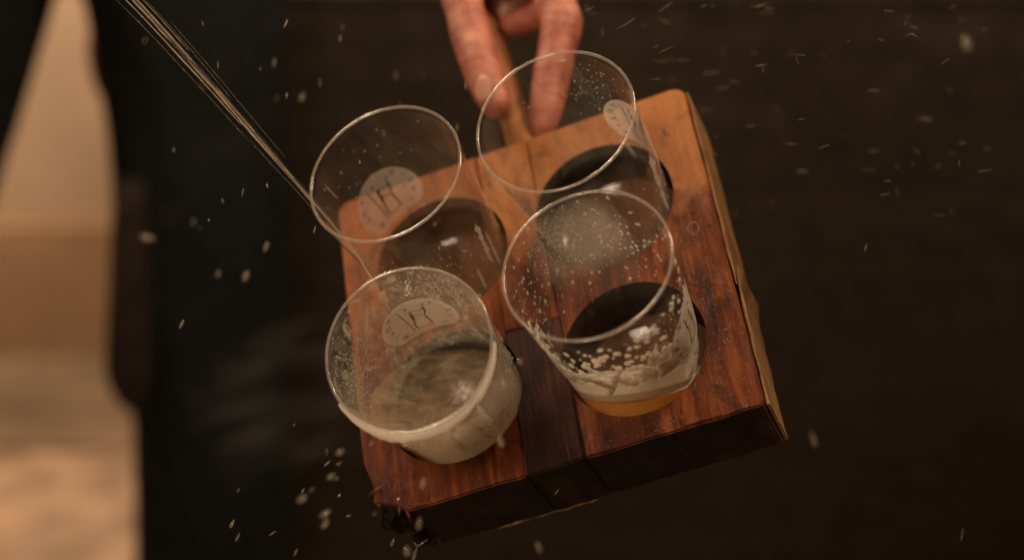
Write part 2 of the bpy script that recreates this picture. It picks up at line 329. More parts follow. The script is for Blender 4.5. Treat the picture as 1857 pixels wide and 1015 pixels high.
# standing person, only the legs in view
pr = empty("person", "person in dark trousers standing behind on the left with legs apart", "person", Matrix.Translation((-0.38, 1.78, 0)))
def leg_rings(bm, spec, Y, depth):
    P = [(py, atY(xl, py, Y), atY(xr, py, Y)) for py, xl, xr in spec]
    rings = []; seg = 40
    P = [(l.z, (l.x + r.x) / 2, (r.x - l.x) / 2) for _, l, r in P]
    P = [(z, x, rx) for z, x, rx in P if z > 0.10]
    P.append((0.06, P[-1][1], P[-1][2] * 0.9))
    for i, (z, x, rx) in enumerate(P):
        ring = []
        for k in range(seg):
            a = 2 * math.pi * k / seg; d = Vector((math.cos(a) * rx, math.sin(a) * depth, 0))
            n = noise.noise(Vector((math.cos(a) * 2 + x * 9, math.sin(a) * 2, z * 9))) * 0.010 + noise.noise(Vector((math.cos(a) * 5, math.sin(a) * 5 + x * 5, z * 25))) * 0.004
            if abs(math.sin(a)) < 0.4: n *= 0.3
            ring.append(bm.verts.new(Vector((x, Y, z)) - pr.location + d * (1 + n / depth)))
        rings.append(ring)
    for r0, r1 in zip(rings, rings[1:]):
        for k in range(seg): bm.faces.new((r1[k], r1[(k + 1) % seg], r0[(k + 1) % seg], r0[k]))
    bm.faces.new(rings[0]); bm.faces.new(rings[-1][::-1])
def interp(tab, y):
    for (a, va), (b, vb) in zip(tab, tab[1:]):
        if y <= b: f = max(0, (y - a) / (b - a)); return va + (vb - va) * f
    return tab[-1][1]
TL = [(-400, 60), (-60, 128), (0, 156), (80, 172), (150, 186), (300, 206), (450, 214), (640, 226), (740, 245), (1015, 246), (1500, 240)]
LR = [(-400, 110), (-60, 118), (0, 100), (120, 62), (260, 20), (420, -30), (700, -60), (1015, -60), (1500, -50)]
bm = bmesh.new()
ys = list(range(-180, 1500, 60))
leg_rings(bm, [(y, interp(TL, y), 520 + 0.004 * y) for y in ys], 1.78, 0.085)
leg_rings(bm, [(y, interp(LR, y) - 345, interp(LR, y)) for y in ys], 1.78, 0.085)
hz = atY(0, -60, 1.78).z
ball(bm, Vector((atY(118, -60, 1.78).x, 1.78, hz + 0.16)) - pr.location, 0.2, 3, (1.15, 0.55, 0.95))
from_bm("trousers", bm, M_cloth, pr)
bm = bmesh.new()
ball(bm, Vector((atY(118, -60, 1.78).x, 1.78, hz + 0.42)) - pr.location, 0.24, 3, (1.0, 0.62, 1.25)); from_bm("jacket", bm, M_cloth, pr)
# hanging dark coat corner on the inner side of the right leg
bm = bmesh.new(); pts = []; rad = []
for py, xl, xr in [(330, 214, 262), (400, 202, 266), (500, 198, 272), (600, 193, 276), (680, 190, 276), (706, 200, 270), (728, 216, 266), (742, 232, 260)]:
    l = atY(xl, py, 1.70); r = atY(xr, py, 1.70); pts.append((l + r) / 2 - pr.location); rad.append((r - l).length / 2)
tube(bm, pts, rad, 20, True, 0.45); from_bm("coat_corner", bm, M_coat, pr)
for sx in (atY(380, 900, 1.78).x, atY(-220, 900, 1.78).x):
    bm = bmesh.new(); ball(bm, Vector((sx, 1.72, 0.045)) - pr.location, 0.06, 3, (0.8, 2.2, 0.75)); from_bm("shoe", bm, M_coat, pr)
bm = bmesh.new(); ps = [atY(x, y, 1.90) for x, y in ((168, 62), (174, 90), (180, 125), (186, 160), (190, 180))]
tube(bm, ps, [0.006, 0.011, 0.012, 0.009, 0.004], 14, True, 0.6)
tag(from_bm("red_brown_thing", bm, M_redbrown), "blurred red brown thing hanging beside the dark trousered thigh", "thing")  # small unidentified thing, its shape and material made up

# ------------------------------------------------------------------ serving board
GC = [(-0.0419, 0.038), (0.0437, 0.0368), (-0.0456, -0.0421), (0.0425, -0.0469)]
TILT = [(0.0388, 0.004), (0.0132, -0.0313), (0.0928, -0.1954), (0.0458, 0.0237)]
HC = [(-0.0425, 0.0385), (0.0435, 0.0375), (-0.0462, -0.0403), (0.0435, -0.0448)]; HR = [0.0352, 0.0354, 0.0350, 0.0346]; HD = 0.0325
W2, D2, T = 0.0955, 0.0924, 0.0419
board = empty("serving_board", "thick red brown wooden board with four round wells holding the glasses", "serving board", MB)
def plank(name, outline, m, z0=-T, z1=0.0, bev=0.0008):
    bm = bmesh.new()
    lo = [bm.verts.new(Vector((x, y, z0)) * S) for x, y in outline]; hi = [bm.verts.new(Vector((x, y, z1)) * S) for x, y in outline]
    n = len(outline); bm.faces.new(lo[::-1]); bm.faces.new(hi)
    for k in range(n): bm.faces.new((lo[k], lo[(k + 1) % n], hi[(k + 1) % n], hi[k]))
    bmesh.ops.recalc_face_normals(bm, faces=bm.faces[:])
    bmesh.ops.bevel(bm, geom=bm.edges[:], offset=bev * S, segments=2, affect='EDGES', clamp_overlap=True)
    me = bpy.data.meshes.new(name); bm.to_mesh(me); bm.free()
    o = bpy.data.objects.new(name, me); COL.objects.link(o)
    xs = [p[0] for p in outline]; yy = [p[1] for p in outline]; tmp = []
    for (cx, cyy), r in zip(HC, HR):
        if cx + r < min(xs) or cx - r > max(xs) or cyy + r < min(yy) or cyy - r > max(yy): continue
        cb = bmesh.new(); bmesh.ops.create_cone(cb, cap_ends=True, segments=96, radius1=r * S, radius2=r * S, depth=(HD + 0.02) * S, matrix=Matrix.Translation((cx * S, cyy * S, (-HD + 0.02) * S / 2)))
        cm = bpy.data.meshes.new("c"); cb.to_mesh(cm); cb.free(); co = bpy.data.objects.new("c", cm); COL.objects.link(co); tmp.append(co)
        md = o.modifiers.new("b", 'BOOLEAN'); md.operation = 'DIFFERENCE'; md.object = co; md.solver = 'EXACT'
    dg = bpy.context.evaluated_depsgraph_get(); me2 = bpy.data.meshes.new_from_object(o.evaluated_get(dg))
    for t_ in tmp: bpy.data.objects.remove(t_)
    bpy.data.objects.remove(o)
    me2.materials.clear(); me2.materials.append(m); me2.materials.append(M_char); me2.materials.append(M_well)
    for p in me2.polygons:
        c = p.center / S
        if p.normal.y < -0.8 and c.y < -D2 + 0.002 and z0 < -0.01: p.material_index = 1  # front face blackened as stain, its shade put into the colour too
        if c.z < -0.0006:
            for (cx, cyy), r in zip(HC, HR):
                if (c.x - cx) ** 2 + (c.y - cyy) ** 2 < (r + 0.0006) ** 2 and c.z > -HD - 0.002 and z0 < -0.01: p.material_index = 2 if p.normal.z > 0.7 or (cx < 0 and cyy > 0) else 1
    me2.name = name
    o = bpy.data.objects.new(name, me2); COL.objects.link(o); o.parent = board; return o
def wob(x0, y0, x1, y1, n=10, a=0.0006, seed=0):
    out = []
    for i in range(n + 1):
        f = i / n; e = noise.noise(Vector((f * 6, seed * 3.1, 0))) * a * (0 if i in (0, n) else 1)
        dx, dy = x1 - x0, y1 - y0; L = math.hypot(dx, dy); out.append((x0 + dx * f - dy / L * e, y0 + dy * f + dx / L * e))
    return out
G = 0.00008
SX0, SX1 = -0.0165, 0.0115       # middle strip
def poly(*runs):
    o = []
    for r in runs: o += r[:-1]
    return o
fl = [(-W2 + 0.000, -0.060), (-W2 + 0.004, -0.075), (-W2 + 0.003, -0.083), (-W2 + 0.013, -0.0875), (-W2 + 0.020, -D2)]
plank("plank", poly([(SX0 - G, D2), (-W2 + 0.004, D2), (-W2, D2 - 0.004)], [(-W2, D2 - 0.004), fl[0]], fl, wob(-W2 + 0.020, -D2, SX0 - G, -D2, 12, 0.0008, 1), [(SX0 - G, -D2), (SX0 - G, D2)]) + [(SX0 - G, -D2)][:0], M_left)["label"] = "orange brown left plank with broken blackened front corner"
plank("plank", poly(wob(SX1 + G, -D2, W2 - 0.002, -D2, 12, 0.0008, 2), [(W2 - 0.002, -D2), (W2, -D2 + 0.002)], wob(W2, -D2 + 0.002, W2, D2 - 0.006, 14, 0.0005, 3), [(W2, D2 - 0.006), (W2 - 0.0015, D2 - 0.002), (W2 - 0.006, D2)], [(W2 - 0.006, D2), (SX1 + G, D2)], [(SX1 + G, D2), (SX1 + G, -D2)]), M_red)["label"] = "red brown right plank, paler and dry at the back"
plank("plank", poly(wob(SX0, -0.0150, SX1, -0.0162, 8, 0.0008, 4), [(SX1, -0.0162), (SX1, D2 + .0004)], [(SX1, D2 + .0004), (SX0, D2 + .0004)], [(SX0, D2 + .0004), (SX0, -0.0150)]), M_red, z1=-0.0003)
plank("plank", poly(wob(SX0, -D2 - .0008, SX1, -D2 + .0004, 10, 0.0012, 5), [(SX1, -D2 + .0004), (SX1, -0.0172)], wob(SX1, -0.0172, SX0, -0.0160, 8, 0.0006, 4), [(SX0, -0.0160), (SX0, -D2 - .0008)]), M_dark, z1=0.0007)["label"] = "dark frayed middle strip at the front"
# blackened broken corner, front left
bm = bmesh.new(); rr = random.Random(3)
for i in range(22):
    c = Vector((-W2 + rr.uniform(0.005, 0.020), -D2 + rr.uniform(0.005, 0.022), rr.uniform(-T + .008, -0.010))) * S
    ball(bm, c, rr.uniform(0.006, 0.009) * S, 2, (1, 1, 1.3))
me = remeshed(bm, 0.0014, 2)
roughen(me, lambda c: noise.noise(Vector((c.x * 180, c.y * 180, c.z * 60))) * 0.0025 + noise.noise(c * 500) * 0.0006)
me.materials.append(M_char); o = link_obj("broken_corner", me, None, board)
# splinters at that corner
for i, (x, y, z, dx, dy, dz, L) in enumerate([(-0.090, -0.077, -0.0005, -1, -.1, -.2, .006), (-0.080, -0.087, -0.001, -.2, -1, -.2, .006), (-0.077, -0.090, -0.002, .1, -1, -.3, .006), (-0.086, -0.083, -0.003, -.6, -.8, -.1, .006)]):
    bm = bmesh.new(); d = Vector((dx, dy, dz)).normalized() * L; p = Vector((x, y, z))
    tube(bm, [(p - d * 0.5) * S, p * S, (p + d * 0.6) * S, (p + d) * S], [0.0016 * S, 0.0018 * S, 0.001 * S, 0.0002 * S], 6, True, 0.5); from_bm("splinter", bm, M_left, board)
# pale side strips on the right face, the front one split away
def strip(name, pts, th, z0, z1, m):     # pts: (x,y) of inner line
    bm = bmesh.new(); q = []
    for i, (x, y, t, zz) in enumerate(pts):
        q.append([bm.verts.new(Vector(v) * S) for v in ((x, y, z0), (x + t, y, z0), (x + t, y, z1 + zz - t * .6), (x + t * .5, y, z1 + zz), (x, y, z1 + zz - .0002))])
    for a, b in zip(q, q[1:]):
        for k in range(5): bm.faces.new((a[k], a[(k + 1) % 5], b[(k + 1) % 5], b[k]))
    bm.faces.new(q[0][::-1]); bm.faces.new(q[-1]); bmesh.ops.recalc_face_normals(bm, faces=bm.faces[:])
    return from_bm(name, bm, m, board, smooth=False)
rr = random.Random(5)
ysr = [D2 - 0.004 - i * 0.0055 for i in range(22)]
strip("side_strip", [(W2 + 0.0006 + 0.0002 * math.sin(i), y, max(0.0004, min(0.0012, 0.0008 + i * 0.0003, 0.0002 + (21 - i) * 0.0003) + rr.uniform(-.0001, .0001)), -0.0016 + rr.uniform(-.0003, .0003)) for i, y in enumerate(ysr)], 0, -T + 0.002, 0.0, M_edge)
ysr = [-0.018 - i * 0.0052 for i in range(15)]
o = strip("side_strip", [(W2 + 0.0004 + 0.0032 * math.exp(-i * 0.5), y, max(0.0004, min(0.0012, 0.0005 + i * 0.0002) + rr.uniform(-.0003, .0003)), -0.004 + 0.0035 * math.exp(-i * 0.5) + rr.uniform(-.0012, .0012)) for i, y in enumerate(ysr)], 0, -T, 0.0, M_edge)
o["label"] = "splintered front strip lifting off the right side"
# pale slivers added as the rim-lit highlight of the lower front edge
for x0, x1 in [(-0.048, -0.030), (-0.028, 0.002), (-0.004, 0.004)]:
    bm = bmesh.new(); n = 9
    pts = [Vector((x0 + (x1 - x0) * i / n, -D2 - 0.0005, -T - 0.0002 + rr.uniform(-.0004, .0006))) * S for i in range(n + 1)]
    tube(bm, pts, [S * 0.0008 * math.sin(math.pi * (i + .3) / (n + .6)) * rr.uniform(.5, 1.1) for i in range(n + 1)], 6); from_bm("lit_edge_sliver", bm, M_edge, board)
# raised cracked flakes at the front right
for k, (pts, m) in enumerate([
    ([(0.0595, -0.0915), (0.0575, -0.088), (0.0592, -0.0845), (0.0585, -0.0822), (0.063, -0.0795), (0.0665, -0.0802), (0.0705, -0.079), (0.0725, -0.0825), (0.0752, -0.0842), (0.0745, -0.0885), (0.0768, -0.0916)], M_red),
    ([(0.0125, -0.0917), (0.0125, -0.085), (0.016, -0.0815), (0.021, -0.0845), (0.024, -0.0905), (0.0245, -0.0918)], M_left)]):
    o = plank("wood_flake", pts, m, 0.0001, 0.0009 if k == 0 else 0.0006, 0.0002)
# handle
bm = bmesh.new()
hp = [(0.008, 0.090, 0.0110), (0.0075, 0.100, 0.0100), (0.0055, 0.112, 0.0085), (0.003, 0.130, 0.0080), (0.0005, 0.155, 0.0078), (-0.002, 0.185, 0.0085), (-0.003, 0.205, 0.0080)]
tube(bm, [Vector((x, y, -0.014)) * S for x, y, r in hp], [r * S for x, y, r in hp], 24, True, 1.15)
from_bm("handle", bm, M_hand, board)
# beads of water on the wood
bm = bmesh.new(); rr = random.Random(11)
def on_wood(x, y): return all((x - cx) ** 2 + (y - c2) ** 2 > (r + 0.001) ** 2 for (cx, c2), r in zip(HC, HR))
n = 0
while n < 120:
    if rr.random() < 0.55: x = rr.gauss(0.088, 0.006); y = rr.gauss(-0.045, 0.035)
    elif rr.random() < 0.5: x = rr.uniform(-.03, .09); y = rr.gauss(-0.087, 0.003)
    else: x = rr.uniform(-0.09, 0.09); y = rr.uniform(-0.09, 0.06)
    if abs(x) > W2 - .001 or abs(y) > D2 - .001 or not on_wood(x, y): continue
    r = rr.uniform(0.00012, 0.0004) * S; ball(bm, Vector((x, y, 0.0001)) * S, r, 1, (1.3, 1.0, 0.6)); n += 1
tag(from_bm("water_beads", bm, M_drop, board), kind='stuff')
bm = bmesh.new()
for cx, cy_ in [(0.0835, 0.008)]:
    pts = [Vector((cx + 0.0026 * math.cos(a), cy_ + 0.0034 * math.sin(a), 0.0002)) * S for a in [i * 2 * math.pi / 20 for i in range(21)]]; tube(bm, pts, [0.0004 * S] * 21, 6)
from_bm("drop_ring", bm, M_riv, board)

# ------------------------------------------------------------------ glasses
RT, RB0, HG, DEEP = 0.0376, 0.0324, 0.078, 0.030
def rad(zf): return RB0 + (RT - RB0) * zf / HG          # zf measured from the board face
LAB = dict(
 strokes=[
  ([(11.6, 13.7), (11.8, 12.3), (13.5, 11.5)], .5), ([(11.8, 12.3), (10.6, 10.5)], .5),
  ([(12.7, 7.0), (16.0, 6.9), (16.3, 5.5), (13.4, 4.8)], .5),
  ([(17.0, -0.2), (14.0, 0.9)], .5), ([(14.2, 2.4), (13.7, -0.7)], .5),
  ([(14.8, -5.4), (12.4, -4.0)], .5), ([(12.8, -9.6), (9.4, -8.9)], .5), ([(10.9, -12.4), (9.4, -8.9)], .5), ([(11.8, -9.3), (10.6, -10.9)], .45),
  ([(-8.0, 14.4), (-11.0, 13.4)], .5), ([(-9.7, 13.9), (-9.0, 11.2)], .5), ([(-13.0, 8.3), (-14.6, 9.0)], .6),
  ([(-14.6, 3.4), (-17.3, 3.6)], .5), ([(-14.7, 3.4), (-14.6, 1.2)], .5), ([(-16.0, 3.4), (-16.0, 1.8)], .5),
  ([(-13.0, -3.6), (-16.0, -3.0)], .5), ([(-14.0, -3.4), (-14.6, -5.4)], .5), ([(-9.0, -9.6), (-10.4, -11.0), (-12.2, -9.6)], .5)],
 emblem=[
  ([(6.8, 13.4), (6.1, 5.0), (5.6, -1.5), (5.0, -10.6)], .55), ([(2.2, 12.6), (3.1, 13.4), (3.2, 11.9), (2.2, 12.6)], 1.3),
  ([(1.6, 9.5), (1.9, 5.7), (2.3, 0.4)], 1.5), ([(2.3, 0.4), (3.4, -5.2), (3.1, -9.5)], .8), ([(1.2, 9.0), (-1.4, 6.9), (-4.6, 7.6)], .6),
  ([(3.3, -9.7), (-0.7, -10.6), (-2.6, -9.6)], .6), ([(1.6, 3.6), (-0.9, 2.2), (-2.6, 1.8)], .6),
  ([(-5.2, 12.0), (-5.8, 12.7), (-6.2, 11.8), (-5.2, 12.0)], 1.2), ([(-4.9, 10.2), (-4.9, 5.2)], 1.1), ([(-4.9, 5.2), (-3.4, 1.0), (-4.0, -4.7), (-4.6, -8.5)], .9), ([(-2.8, -9.3), (-5.2, -9.3)], .8)])
def clippoly(pts): return pts
def make_label(parent, az0, zc, m, rot=0.0):
    # outline: round with a flat lower edge, rounded corners
    Rr = 19.6; cut = -14.5; out = []
    for i in range(72):
        a = 2 * math.pi * i / 72; x = Rr * math.cos(a); y = Rr * math.sin(a)
        if y < cut: 
            y = cut - (0.9 * (1 - (x / 13.2) ** 2))
        out.append((x, y))
    inner = [(x * 1.9, y * 1.9) for x in range(-10, 11) for y in range(-8, 11) if x * x * 3.61 + y * y * 3.61 < 17.6 ** 2 and y * 1.9 > cut + 1.2]
    vs = [Vector(p) for p in out + inner]
    res = delaunay_2d_cdt(vs, [], [list(range(72))], 1, 1e-5)
    def place(x, y, lift):
        x, y = x * math.cos(rot) - y * math.sin(rot), x * math.sin(rot) + y * math.cos(rot)
        zf = zc + y / 1000; r = rad(zf) + lift; a = az0 + (x / 1000) / 0.0346
        return Vector((r * math.cos(a), r * math.sin(a), zf + DEEP)) * S
    bm = bmesh.new(); a_ = [bm.verts.new(place(v.x, v.y, 0.00012)) for v in res[0]]
    for f in res[2]: bm.faces.new([a_[i] for i in f])
    lab = from_bm("printed_label", bm, m, parent)
    for nm, key in (("lettering", "strokes"), ("emblem", "emblem")):
        bm = bmesh.new()
        for pts, wd in LAB[key]:
            dense = [pts[0]]
            for p, q in zip(pts, pts[1:]):
                L = math.hypot(q[0] - p[0], q[1] - p[1]); n = max(1, int(L / 1.2))
                for i in range(1, n + 1): dense.append((p[0] + (q[0] - p[0]) * i / n, p[1] + (q[1] - p[1]) * i / n))
            P = [place(x, y, 0.00014) for x, y in dense]
            tube(bm, P, [wd * (0.0006 if key == "strokes" else 0.0005) * S] * len(P), 8, True, 1.0)
        # flatten strokes radially so they read as flat print
        for v in bm.verts:
            zf = v.co.z / S - DEEP; rr_ = math.hypot(v.co.x, v.co.y); tgt = (rad(zf) + 0.00012) * S
            k = (tgt + (rr_ - tgt) * 0.12) / rr_; v.co.x *= k; v.co.y *= k
        from_bm(nm, bm, M_ink, lab)
    return lab
def glass_axes(i):
    a, b = TILT[i]; ax = Vector((a, b, 1)).normalized(); u = Vector((0, 1, 0)).cross(ax).normalized(); v = ax.cross(u)
    c = Vector((*GC[i], 0)); o_ = (c - ax * DEEP) * S
    M = Matrix((u, v, ax)).transposed().to_4x4(); M.translation = o_
    return MB @ M
def lathe(bm, prof, seg=128, close=True):
    rings = []
    for r, z in prof:
        if r < 1e-6: rings.append([bm.verts.new((0, 0, z * S))])
        else: rings.append([bm.verts.new((r * S * math.cos(2 * math.pi * k / seg), r * S * math.sin(2 * math.pi * k / seg), z * S)) for k in range(seg)])
    for a, b in zip(rings, rings[1:]):
        for k in range(seg):
            k2 = (k + 1) % seg
            if len(a) == 1: bm.faces.new((a[0], b[k], b[k2]))
            elif len(b) == 1: bm.faces.new((a[k], a[k2], b[0]))
            else: bm.faces.new((a[k], a[k2], b[k2], b[k]))
TH = 0.0011
def glass_mesh():
    bm = bmesh.new(); top = DEEP + HG
    prof = [(0, 0), (rad(-DEEP) - 0.003, 0), (rad(-DEEP) - 0.001, 0.0006), (rad(-DEEP), 0.003)]
    prof += [(rad(-DEEP + z), z) for z in np.linspace(0.01, top - 0.0008, 14)]
    prof += [(rad(HG) - TH, top - 0.0008)]
    prof += [(rad(-DEEP + z) - TH, z) for z in np.linspace(top - 0.004, 0.010, 14)]
    prof += [(rad(-DEEP) - TH - 0.003, 0.0065), (0, 0.0055)]
    lathe(bm, prof); bmesh.ops.recalc_face_normals(bm, faces=bm.faces[:]); me = bpy.data.meshes.new("glass_body"); bm.to_mesh(me); bm.free(); me.shade_smooth(); return me
def rim_mesh(r=0.00072):
    bm = bmesh.new(); R0 = (rad(HG) - TH / 2) * S; n = 160; seg = 12; z = (DEEP + HG - 0.0004) * S
    rg = [[bm.verts.new(((R0 + r * S * math.cos(b)) * math.cos(a), (R0 + r * S * math.cos(b)) * math.sin(a), z + r * S * 0.9 * math.sin(b))) for b in [k * 2 * math.pi / seg for k in range(seg)]] for a in [i * 2 * math.pi / n for i in range(n)]]
    for i in range(n):
        for k in range(seg): bm.faces.new((rg[i][k], rg[(i + 1) % n][k], rg[(i + 1) % n][(k + 1) % seg], rg[i][(k + 1) % seg]))
    me = bpy.data.meshes.new("rim"); bm.to_mesh(me); bm.free(); me.shade_smooth(); return me
RIM = rim_mesh()
def wall_pt(azd, zf, inside=True, lift=0.0):
    a = R_(azd); r = rad(zf) - (TH + lift if inside else -lift); return Vector((r * math.cos(a), r * math.sin(a), zf + DEEP)) * S
def wall_rot(azd): return Matrix.Rotation(R_(azd), 3, 'Z')
def drops(parent, name, specs, m, seed):
    rr = random.Random(seed); bm = bmesh.new()
    for n, a0, a1, z0, z1, r0, r1, ins in specs:
        for _ in range(n):
            az = rr.gauss((a0 + a1) / 2, (a1 - a0) / 4); zf = rr.gauss((z0 + z1) / 2, (z1 - z0) / 4)
            if not (-0.028 < zf < HG - 0.002): continue
            r = math.exp(rr.uniform(math.log(r0), math.log(r1))) * S
            ball(bm, wall_pt(az, zf, ins), r, 2 if r > .0009 else 1, (0.45, rr.uniform(.8, 1.1), rr.uniform(0.9, 1.9)), wall_rot(az))
    return tag(from_bm(name, bm, m, parent), kind='stuff')
def rivulet(parent, pts, wd, m=None, ins=False, seed=0):
    rr = random.Random(seed); bm = bmesh.new(); P = []; Rr = []
    n = 26
    for i in range(n + 1):
        f = i / n * (len(pts) - 1); k = min(int(f), len(pts) - 2); g = f - k
        az = pts[k][0] * (1 - g) + pts[k + 1][0] * g; zf = pts[k][1] * (1 - g) + pts[k + 1][1] * g
        P.append(wall_pt(az + 1.3 * noise.noise(Vector((i * .22, seed * 7.7, 1))), zf, ins)); Rr.append(wd * S * max(0.12, 0.75 + 1.1 * noise.noise(Vector((i * .45, seed * 3.3, 8)))) * min(1, (i + .4) / 4, (n - i + .4) / 4))
    tube(bm, P, Rr, 8, True, 0.6); return from_bm("rivulet", bm, m or M_riv, parent)
labels = ["clear empty tumbler at the back left, whole round print on its far wall",
          "clear empty tumbler at the back right, nearest the hand on the handle",
          "misted splashing tumbler at the front left, catching the poured stream",
          "tumbler at the front right with foam and yellow cider in its bottom"]
films = [dict(film=0.05, low=0.26, patch=None, col=(0.52, 0.38, 0.25)), dict(film=0.05, low=0.12, patch=None),  # low film is wet murk, with soft reflections over the wells painted in
         dict(film=0.36, low=0.22, patch=None), dict(film=0.025, low=0.03, patch=(-0.008, 0.0385, 0.093, 0.027, 0.28))]
GL = []
for i in range(4):
    g = empty("drinking_glass", labels[i], "glass", glass_axes(i), "glasses standing in the wells of the board"); GL.append(g)
    me = glass_mesh(); me.materials.append(film_glass("thin_glass_%d" % i, **films[i])); link_obj("glass_body", me, None, g)
    link_obj("rim", RIM, M_rim, g)
for i, (az, zc, m) in enumerate([(122, 0.0225, M_print_thin), (33, 0.026, M_print), (98, 0.026, M_print), (-20, 0.029, M_print)]):
    make_label(GL[i], R_(az), zc, m)
# drops and rivulets on the walls; right-wall runs also shape bright reflection streaks
drops(GL[0], "droplets", [(60, 60, 200, 0.01, 0.07, .0002, .0005, True), (160, 230, 320, 0.005, 0.06, .00015, .0005, False), (60, -10, 20, 0.01, 0.05, .0003, .0006, False)], M_drop, 1)
drops(GL[1], "droplets", [(110, 20, 110, 0.035, 0.076, .00015, .0006, True), (420, 185, 235, 0.0, 0.075, .00015, .00045, False), (160, -30, 60, -.01, 0.05, .0002, .0007, False)], M_drop, 2)
drops(GL[2], "droplets", [(700, 120, 230, 0.01, 0.075, .00015, .00065, True), (500, 20, 120, 0.04, 0.078, .00015, .0006, True), (300, 150, 210, 0.03, 0.06, .0002, .0006, True), (120, -90, 30, 0, 0.06, .0003, .0008, False)], M_drop, 3)
drops(GL[3], "droplets", [(300, 10, 200, 0.015, 0.076, .0003, .0010, True), (260, 90, 140, 0.045, 0.075, .0002, .0005, True), (260, 150, 235, 0.01, 0.06, .0002, .0005, True), (60, -100, 20, 0.03, 0.07, .0003, .0006, False)], M_drop, 4)
rivulet(GL[0], [(-31, 0.044), (-33, 0.026), (-34, 0.008)], 0.0012, seed=1)
rivulet(GL[0], [(-31, 0.040), (-32, 0.028)], 0.0006, M_drop, seed=2)
rivulet(GL[0], [(158, 0.066), (157, 0.052)], 0.0004, seed=3)
rivulet(GL[0], [(-38, 0.040), (-41, 0.012)], 0.0022, M_sheet, seed=8)
rivulet(GL[0], [(-24, 0.030), (-27, 0.0)], 0.0007, seed=9)
rivulet(GL[0], [(-50, 0.02), (-52, 0.0)], 0.0008, seed=10)
rivulet(GL[1], [(74, 0.072), (66, 0.045)], 0.0032, M_sheet, True, 4)
rivulet(GL[1], [(74, 0.073), (80, 0.072)], 0.0009, M_drop, True, 5)
rivulet(GL[1], [(-18, 0.045), (-21, 0.020), (-22, -0.005)], 0.0014, seed=6)
rivulet(GL[1], [(60, 0.012), (50, -0.005)], 0.0010, seed=7)
for k in range(7): rivulet(GL[2], [(-80 + k * 17, 0.055 - k * .003), (-78 + k * 17, 0.02)], 0.0009 + 0.0003 * (k % 3), seed=20 + k)

# ------------------------------------------------------------------ cider and foam
def local_up(g): return (g.matrix_world.to_3x3().inverted() @ Vector((0, 0, 1))).normalized()
def liquid(g, name, level, thick, m, label, cat, shrink=0.0003, slosh=None):
    """body of liquid bounded by the inner wall; top plane is level in the world and meets the low wall at height `level` (above the board face)"""
    bm = bmesh.new(); rI = lambda zf: rad(zf) - TH - shrink
    top = HG - 0.004
    prof = [(0, 0.0062), (rI(-DEEP) - 0.003, 0.0068), (rI(-0.020), 0.0105)] + [(rI(-DEEP + z), z) for z in np.linspace(0.014, top + DEEP, 24)] + [(0, top + DEEP)]
    lathe(bm, prof, 72); bmesh.ops.recalc_face_normals(bm, faces=bm.faces[:])
    up = local_up(g)
    if slosh: a_, b_ = R_(slosh[0]), R_(slosh[1]); up = Vector((-math.cos(a_) * math.sin(b_), -math.sin(a_) * math.sin(b_), math.cos(b_)))
    lowdir = Vector((-up.x, -up.y, 0)).normalized(); p0 = lowdir * rI(level) * S + Vector((0, 0, (level + DEEP) * S))
    r = bmesh.ops.bisect_plane(bm, geom=bm.verts[:] + bm.edges[:] + bm.faces[:], plane_co=p0, plane_no=up, clear_outer=True)
    ed = [e for e in r['geom_cut'] if isinstance(e, bmesh.types.BMEdge)]; bmesh.ops.edgeloop_fill(bm, edges=ed)
    if thick:
        r = bmesh.ops.bisect_plane(bm, geom=bm.verts[:] + bm.edges[:] + bm.faces[:], plane_co=p0 - up * thick * S, plane_no=up, clear_inner=True)
        ed = [e for e in r['geom_cut'] if isinstance(e, bmesh.types.BMEdge)]; bmesh.ops.edgeloop_fill(bm, edges=ed)
    o = from_bm(name, bm, m, smooth=False); o.matrix_world = g.matrix_world.copy(); return tag(o, label, cat), p0, up
g4 = GL[3]
_, p0, up = liquid(g4, "cider", 0.0120, 0, M_cider, "yellow cloudy cider pooled in the bottom of the front right glass", "cider", slosh=(-104, 50))
fo, p0, up = liquid(g4, "foam_layer", 0.0200, 0.0045, M_foam, "cream foam lying on the cider in the front right glass", "foam", 0.0002, slosh=(-104, 50))
# foam clinging to the near wall of the front right glass
rr = random.Random(21); bm = bmesh.new()
for _ in range(460):
    az = rr.uniform(-175, 5); t = rr.random() ** 1.6
    base = 0.024 + 0.014 * math.sin(R_(az + 200)) ** 2
    zf = base - 0.008 + t * 0.052
    if zf > 0.066: continue
    r = rr.uniform(0.0006, 0.0018) * (1 - 0.4 * t) * S
    if rr.random() < t * 0.55: continue
    ball(bm, wall_pt(az, zf), r, 2, (0.35, rr.uniform(.8, 1.3), rr.uniform(0.8, 2.0)), wall_rot(az) @ Matrix.Rotation(rr.gauss(0.5, 0.3), 3, 'X'))
for az0, z0, az1, z1, wd in [(-108, 0.022, -90, 0.046, 0.0017), (-124, 0.037, -110, 0.036, 0.0019)]:
    for i in range(22):
        f = i / 21; ball(bm, wall_pt(az0 + (az1 - az0) * f + rr.gauss(0, .5), z0 + (z1 - z0) * f), wd * S * rr.uniform(.7, 1.1), 2, (0.45, 1, 1), wall_rot(az0))
o = from_bm("foam_blobs", bm, M_foam, smooth=True); o.matrix_world = g4.matrix_world.copy()
tag(o, "blobs of foam clinging to the near wall of the front right glass", "foam", kind='stuff')
